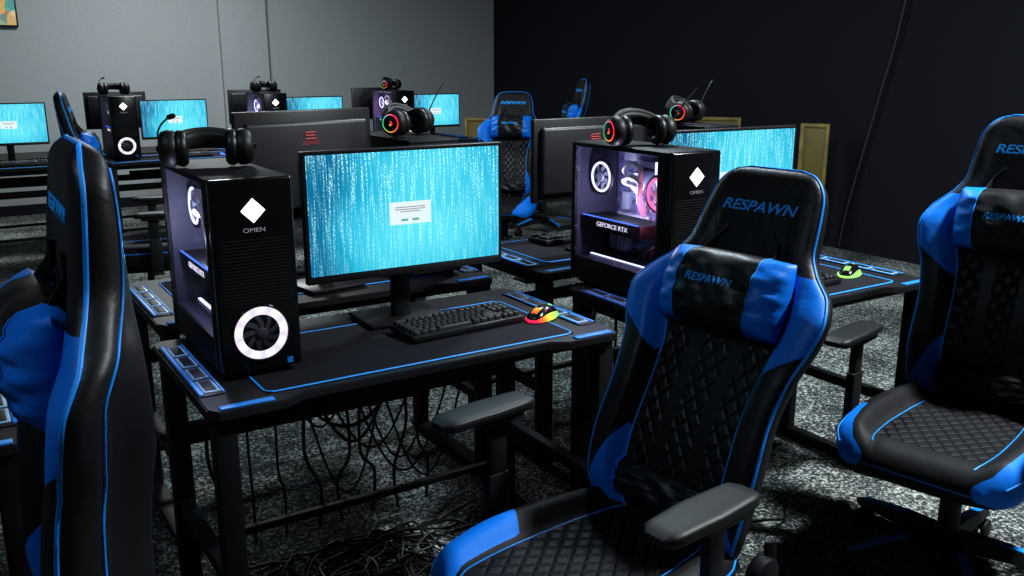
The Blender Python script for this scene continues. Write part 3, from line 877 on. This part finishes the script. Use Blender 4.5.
# desks near
desk = build_desk()
def put_desk(F, first=None):
    p = at(F, DW/2, DD/2)
    if first: first.location = p; first.rotation_euler = (0, 0, A); return first
    return copy_thing(desk, p, A)
F2 = F0 + Vector((1.140, .60, 0)); Fm = F0 - UX*1.46 + VY*.05
put_desk(F0, desk); put_desk(F2); put_desk(Fm)
OPP = VY*.74 + UX*.05
desks_opp = [F0+OPP, F2+OPP+VY*.06, Fm+OPP]
for F in desks_opp: put_desk(F)
FA = Vector((-2.93, 6.55, 0))
for k in (-1, 0, 1, 2):
    put_desk(FA+UX*1.15*k); put_desk(FA+UX*1.15*k+VY*.68)
pad = build_pad()
pad.location = at(F0, .57, .26, DH+.0005); pad.rotation_euler = (0, 0, A)
for F in (F2, Fm):
    copy_thing(pad, at(F, .56, .26, DH+.0005), A)
for F in desks_opp:
    copy_thing(pad, at(F, .54, .34, DH+.0005), A)
for k in (-1, 0, 1, 2):
    copy_thing(pad, at(FA+UX*1.15*k, .56, .26, DH+.0005), A)
ZP = DH+.0042

tower = build_tower()
tower.location = at(F0, .172, .43, ZP); tower.rotation_euler = (0, 0, A)
copy_thing(tower, at(F2, .165, .44, ZP), A)
for k in (0, 1, 2):
    copy_thing(tower, at(FA+UX*1.15*k, .17, .42, ZP), A)
RB = dict(label='black desktop computer tower seen from its rear panel')
T1 = at(desks_opp[0], .945, .34, ZP)
copy_thing(tower, T1, A+math.pi, **RB)
T2 = at(desks_opp[1], .945, .34, ZP)
copy_thing(tower, T2, A+math.pi, **RB)

mon = build_monitor(.15)
mon.location = (-.286, 2.45, ZP); mon.rotation_euler = (0, 0, R(31))
copy_thing(mon, (.765, 3.14, ZP), R(29))
for k in (-1, 0, 1, 2):
    c = copy_thing(mon, at(FA+UX*1.15*k, .57, .36, ZP), A); c.scale = (.86, .86, .86)
mon2 = build_monitor(.22)
mon2['label'] = 'black widescreen monitor seen from its plain back'
mon2.location = (-.68, 2.975, ZP); mon2.rotation_euler = (0, 0, A+math.pi+R(10)); mon2.scale = (.84, 1, 1)
c = copy_thing(mon2, (.30, 3.54, ZP), A+math.pi); c.scale = (.92, 1, .90)
for k in (-1, 0, 1, 2):
    c = copy_thing(mon2, at(FA+UX*1.15*k, .25, .98, DH+.001), A+math.pi); c.scale = (.80, .86, .84)

kb = build_keyboard(True); kb.location = at(F0, .755, .275, ZP); kb.rotation_euler = (0, 0, A+R(4))
kb2 = build_keyboard(False); kb2.location = at(F2, .62, .20, ZP); kb2.rotation_euler = (0, 0, A)
for F in desks_opp[:2]:
    copy_thing(kb2, at(F, .45, .44, ZP), A+math.pi)
copy_thing(kb2, at(Fm, .60, .22, ZP), A)
for k in (-1, 0, 1):
    copy_thing(kb2, at(FA+UX*1.15*k, .60, .18, ZP), A)
ms = build_mouse('mouseglow', 'gaming mouse glowing red, yellow and green')
ms.location = at(F0, 1.005, .222, ZP); ms.rotation_euler = (0, 0, A-R(66))
mg = build_mouse('mousegreen', 'gaming mouse with yellow-green lights')
mg.location = at(F2, .93, .20, ZP); mg.rotation_euler = (0, 0, A-R(68))
msb = build_mouse('blue_led', 'black gaming mouse with blue lights')
msb.location = at(Fm, .965, .30, ZP); msb.rotation_euler = (0, 0, A)
for k in (-1, 0, 1):
    copy_thing(msb, at(FA+UX*1.15*k, .90, .20, ZP), A)

hs = build_headset(False); hs.location = at(F0, .155, .47, ZP+TH); hs.rotation_euler = (0, 0, A+R(-14))
hr = build_headset(True); hr.location = at(F2, .150, .44, ZP+TH); hr.rotation_euler = (0, 0, A-R(10))
copy_thing(hr, T1+Vector((0, 0, TH)), A+R(30))
copy_thing(hr, T2+Vector((0, 0, TH)), A+R(25))
for k in (0, 1, 2):
    copy_thing(hr if k == 2 else hs, at(FA+UX*1.15*k, .16, .45, ZP+TH), A+R(15*k))

# cables under the desks
def cable_obj(bm, name, label, group=None, mat='cable'):
    o = mkobj(name, bm, [mat], ang=60); o['label'] = label; o['category'] = 'cable'
    if group: o['group'] = group
    return o
for F, n in ((F0, 8), (F2, 2)):
    for i in range(n):
        lu = .15+.095*i
        sw_ = random.uniform(-.05, .05)
        bm = bmesh.new()
        vv = .62+.012*(i % 3)
        tube(bm, catmull([at(F, lu, vv, DH-.03), at(F, lu+sw_*.4, vv, .58), at(F, lu+sw_, vv, .38-random.uniform(0, .1)), at(F, lu-sw_*.6, vv, .2), at(F, lu-sw_*.3, vv, .06)], 7), random.choice([.004, .0055]), 6)
        cable_obj(bm, 'cable', 'black cable hanging down behind the desk', 'hanging desk cables')
for F, n in ((F0, 52), (F2, 8), (FA, 14)):
    bm = bmesh.new()
    for i in range(n):
        x = random.uniform(.12, .9); y = random.uniform(.2, .6); p = []
        an = random.uniform(0, 6.28)
        for k in range(random.randint(6, 11)):
            an += random.uniform(-1.1, 1.1)
            x += math.cos(an)*.10; y += math.sin(an)*.09
            if x < .10 or x > .98: an = math.pi-an; x = max(.10, min(.98, x))
            if y < .04 or y > .56: an = -an; y = max(.04, min(.56, y))
            p.append(at(F, x, y, .006 + .030*random.random()))
        tube(bm, catmull(p, 6), random.choice([.0035, .0045, .006]), 6)
    if F is F0:
        # slack loops slung under the desktop
        for i in range(9):
            x0 = random.uniform(.15, .55); x1 = x0+random.uniform(.2, .4); dip = random.uniform(.12, .42); yv = random.uniform(.30, .44)
            p = [at(F, x0+(x1-x0)*q/8, yv, DH-.07-dip*math.sin(math.pi*q/8)) for q in range(9)]
            tube(bm, catmull(p, 4), random.choice([.0035, .005]), 6)
    o = cable_obj(bm, 'cable_tangle', 'tangle of black cables on the carpet below the desk'); o['kind'] = 'stuff'
W0 = Vector((3.0, 6.66, 0)) + Vector((-.538, .843, 0))*.20
wp = C - VY*((C-W0).dot(VY)) - UX*.03
bm = bmesh.new(); tube(bm, catmull([wp+Vector((0, 0, z)) + VY*o_ for z, o_ in ((.02, .40), (.35, .35), (.8, .25), (1.2, .16), (1.7, .05), (2.4, -.04), (3.28, -.06))], 7), .011, 8)
cable_obj(bm, 'wall_cable', 'loose black cable running up the dark wall', None, 'cable2')

# tan boards near the wall
def board(p, rz, w=.22, h=1.0):
    bm = bmesh.new()
    box(bm, (0, 0, h*.75), (w, .03, h*.5), 1, bev=.003)
    box(bm, (0, 0, h*.25), (w, .03, h*.5), 2, bev=.003)
    for s in (-1, 1): box(bm, (s*(w/2-.015), -.012, h*.75), (.03, .03, h*.5), 0, bev=.004)
    box(bm, (0, -.012, h-.015), (w-.06, .03, .03), 0, bev=.004); box(bm, (0, -.012, .05), (w-.06, .03, .10), 2, bev=.004)
    o = mkobj('wooden_board', bm, ['wood', 'wood_dark', 'board_dark'], loc=p, rot=(0, 0, rz))
    o['label'] = 'tan wood-framed board standing by the dark wall'; o['category'] = 'board'; o['group'] = 'wood-framed boards'
    return o
board((2.38, 7.15, 0), A-R(60)); board((1.75, 8.0, 0), A-R(50), .5, 1.0); board((-.35, 9.5, 0), A-R(60), .3, .9)

# wall display
bm = bmesh.new(); box(bm, (0, 0, 0), (.9, .04, .55), 0, bev=.004)
tv = mkobj('wall_display', bm, ['bezel'], loc=C-UX*5.72-VY*.025+Vector((0, 0, 2.06)), rot=(0, 0, A))
tv['label'] = 'wall-mounted display with a colourful abstract picture'; tv['category'] = 'display'
bm = bmesh.new(); box(bm, (0, -.022, 0), (.87, .003, .52))
mkobj('screen', bm, ['display'], tv, flat=True)

# ------------------------------------------------------------------ lights
def area(loc, size, power, col, rot=(0, 0, 0)):
    l = D.lights.new('key_fill_light', 'AREA'); l.size = size; l.energy = power; l.color = col
    o = D.objects.new('key_fill_light', l); COL.objects.link(o); o.location = loc; o.rotation_euler = rot
    return o
area((2.3, 2.3, 3.2), .25, 215, (.92, .98, 1.0))
area((.6, 4.6, 3.2), .35, 66, (.78, .92, 1.0))
area((-2.6, 7.6, 3.2), .9, 110, (.93, .98, 1.0))  # added lamp that brightens the grey back wall
area((-1.6, .6, 3.2), .4, 22, (.70, .85, 1.0))  # added bluish fill lamp, lifts the shadows at the near left
def inner(F, lu, lv, e=2.2, c=(.60, .66, 1.0), z=.30):
    l = D.lights.new('case_light', 'POINT'); l.energy = e; l.color = c; l.shadow_soft_size = .01
    o = D.objects.new('case_light', l); COL.objects.link(o); o.location = at(F, lu, lv, DH+z)
inner(F0, .097, .42, 2.4, (.72, .77, 1.0)); inner(F2, .090, .46, 2.4, (.72, .77, 1.0))
inner(F2, .095, .30, .8, (1.0, .25, .45), .26)
inner(FA+UX*1.15, .10, .42, 2.0, (.5, .5, 1.0)); inner(FA+UX*2.30, .10, .42, 2.5, (.8, .4, 1.0))
w = D.worlds.new('World'); SC.world = w; w.use_nodes = True
w.node_tree.nodes['Background'].inputs[0].default_value = (.5, .65, .9, 1); w.node_tree.nodes['Background'].inputs[1].default_value = .03

# ------------------------------------------------------------------ camera
cam = D.cameras.new('Camera'); cam.sensor_width = 36; cam.lens = 900/1024*36
co = D.objects.new('Camera', cam); COL.objects.link(co)
co.location = (0, 0, 1.48); co.rotation_euler = (R(90-14.2), 0, 0)
SC.camera = co
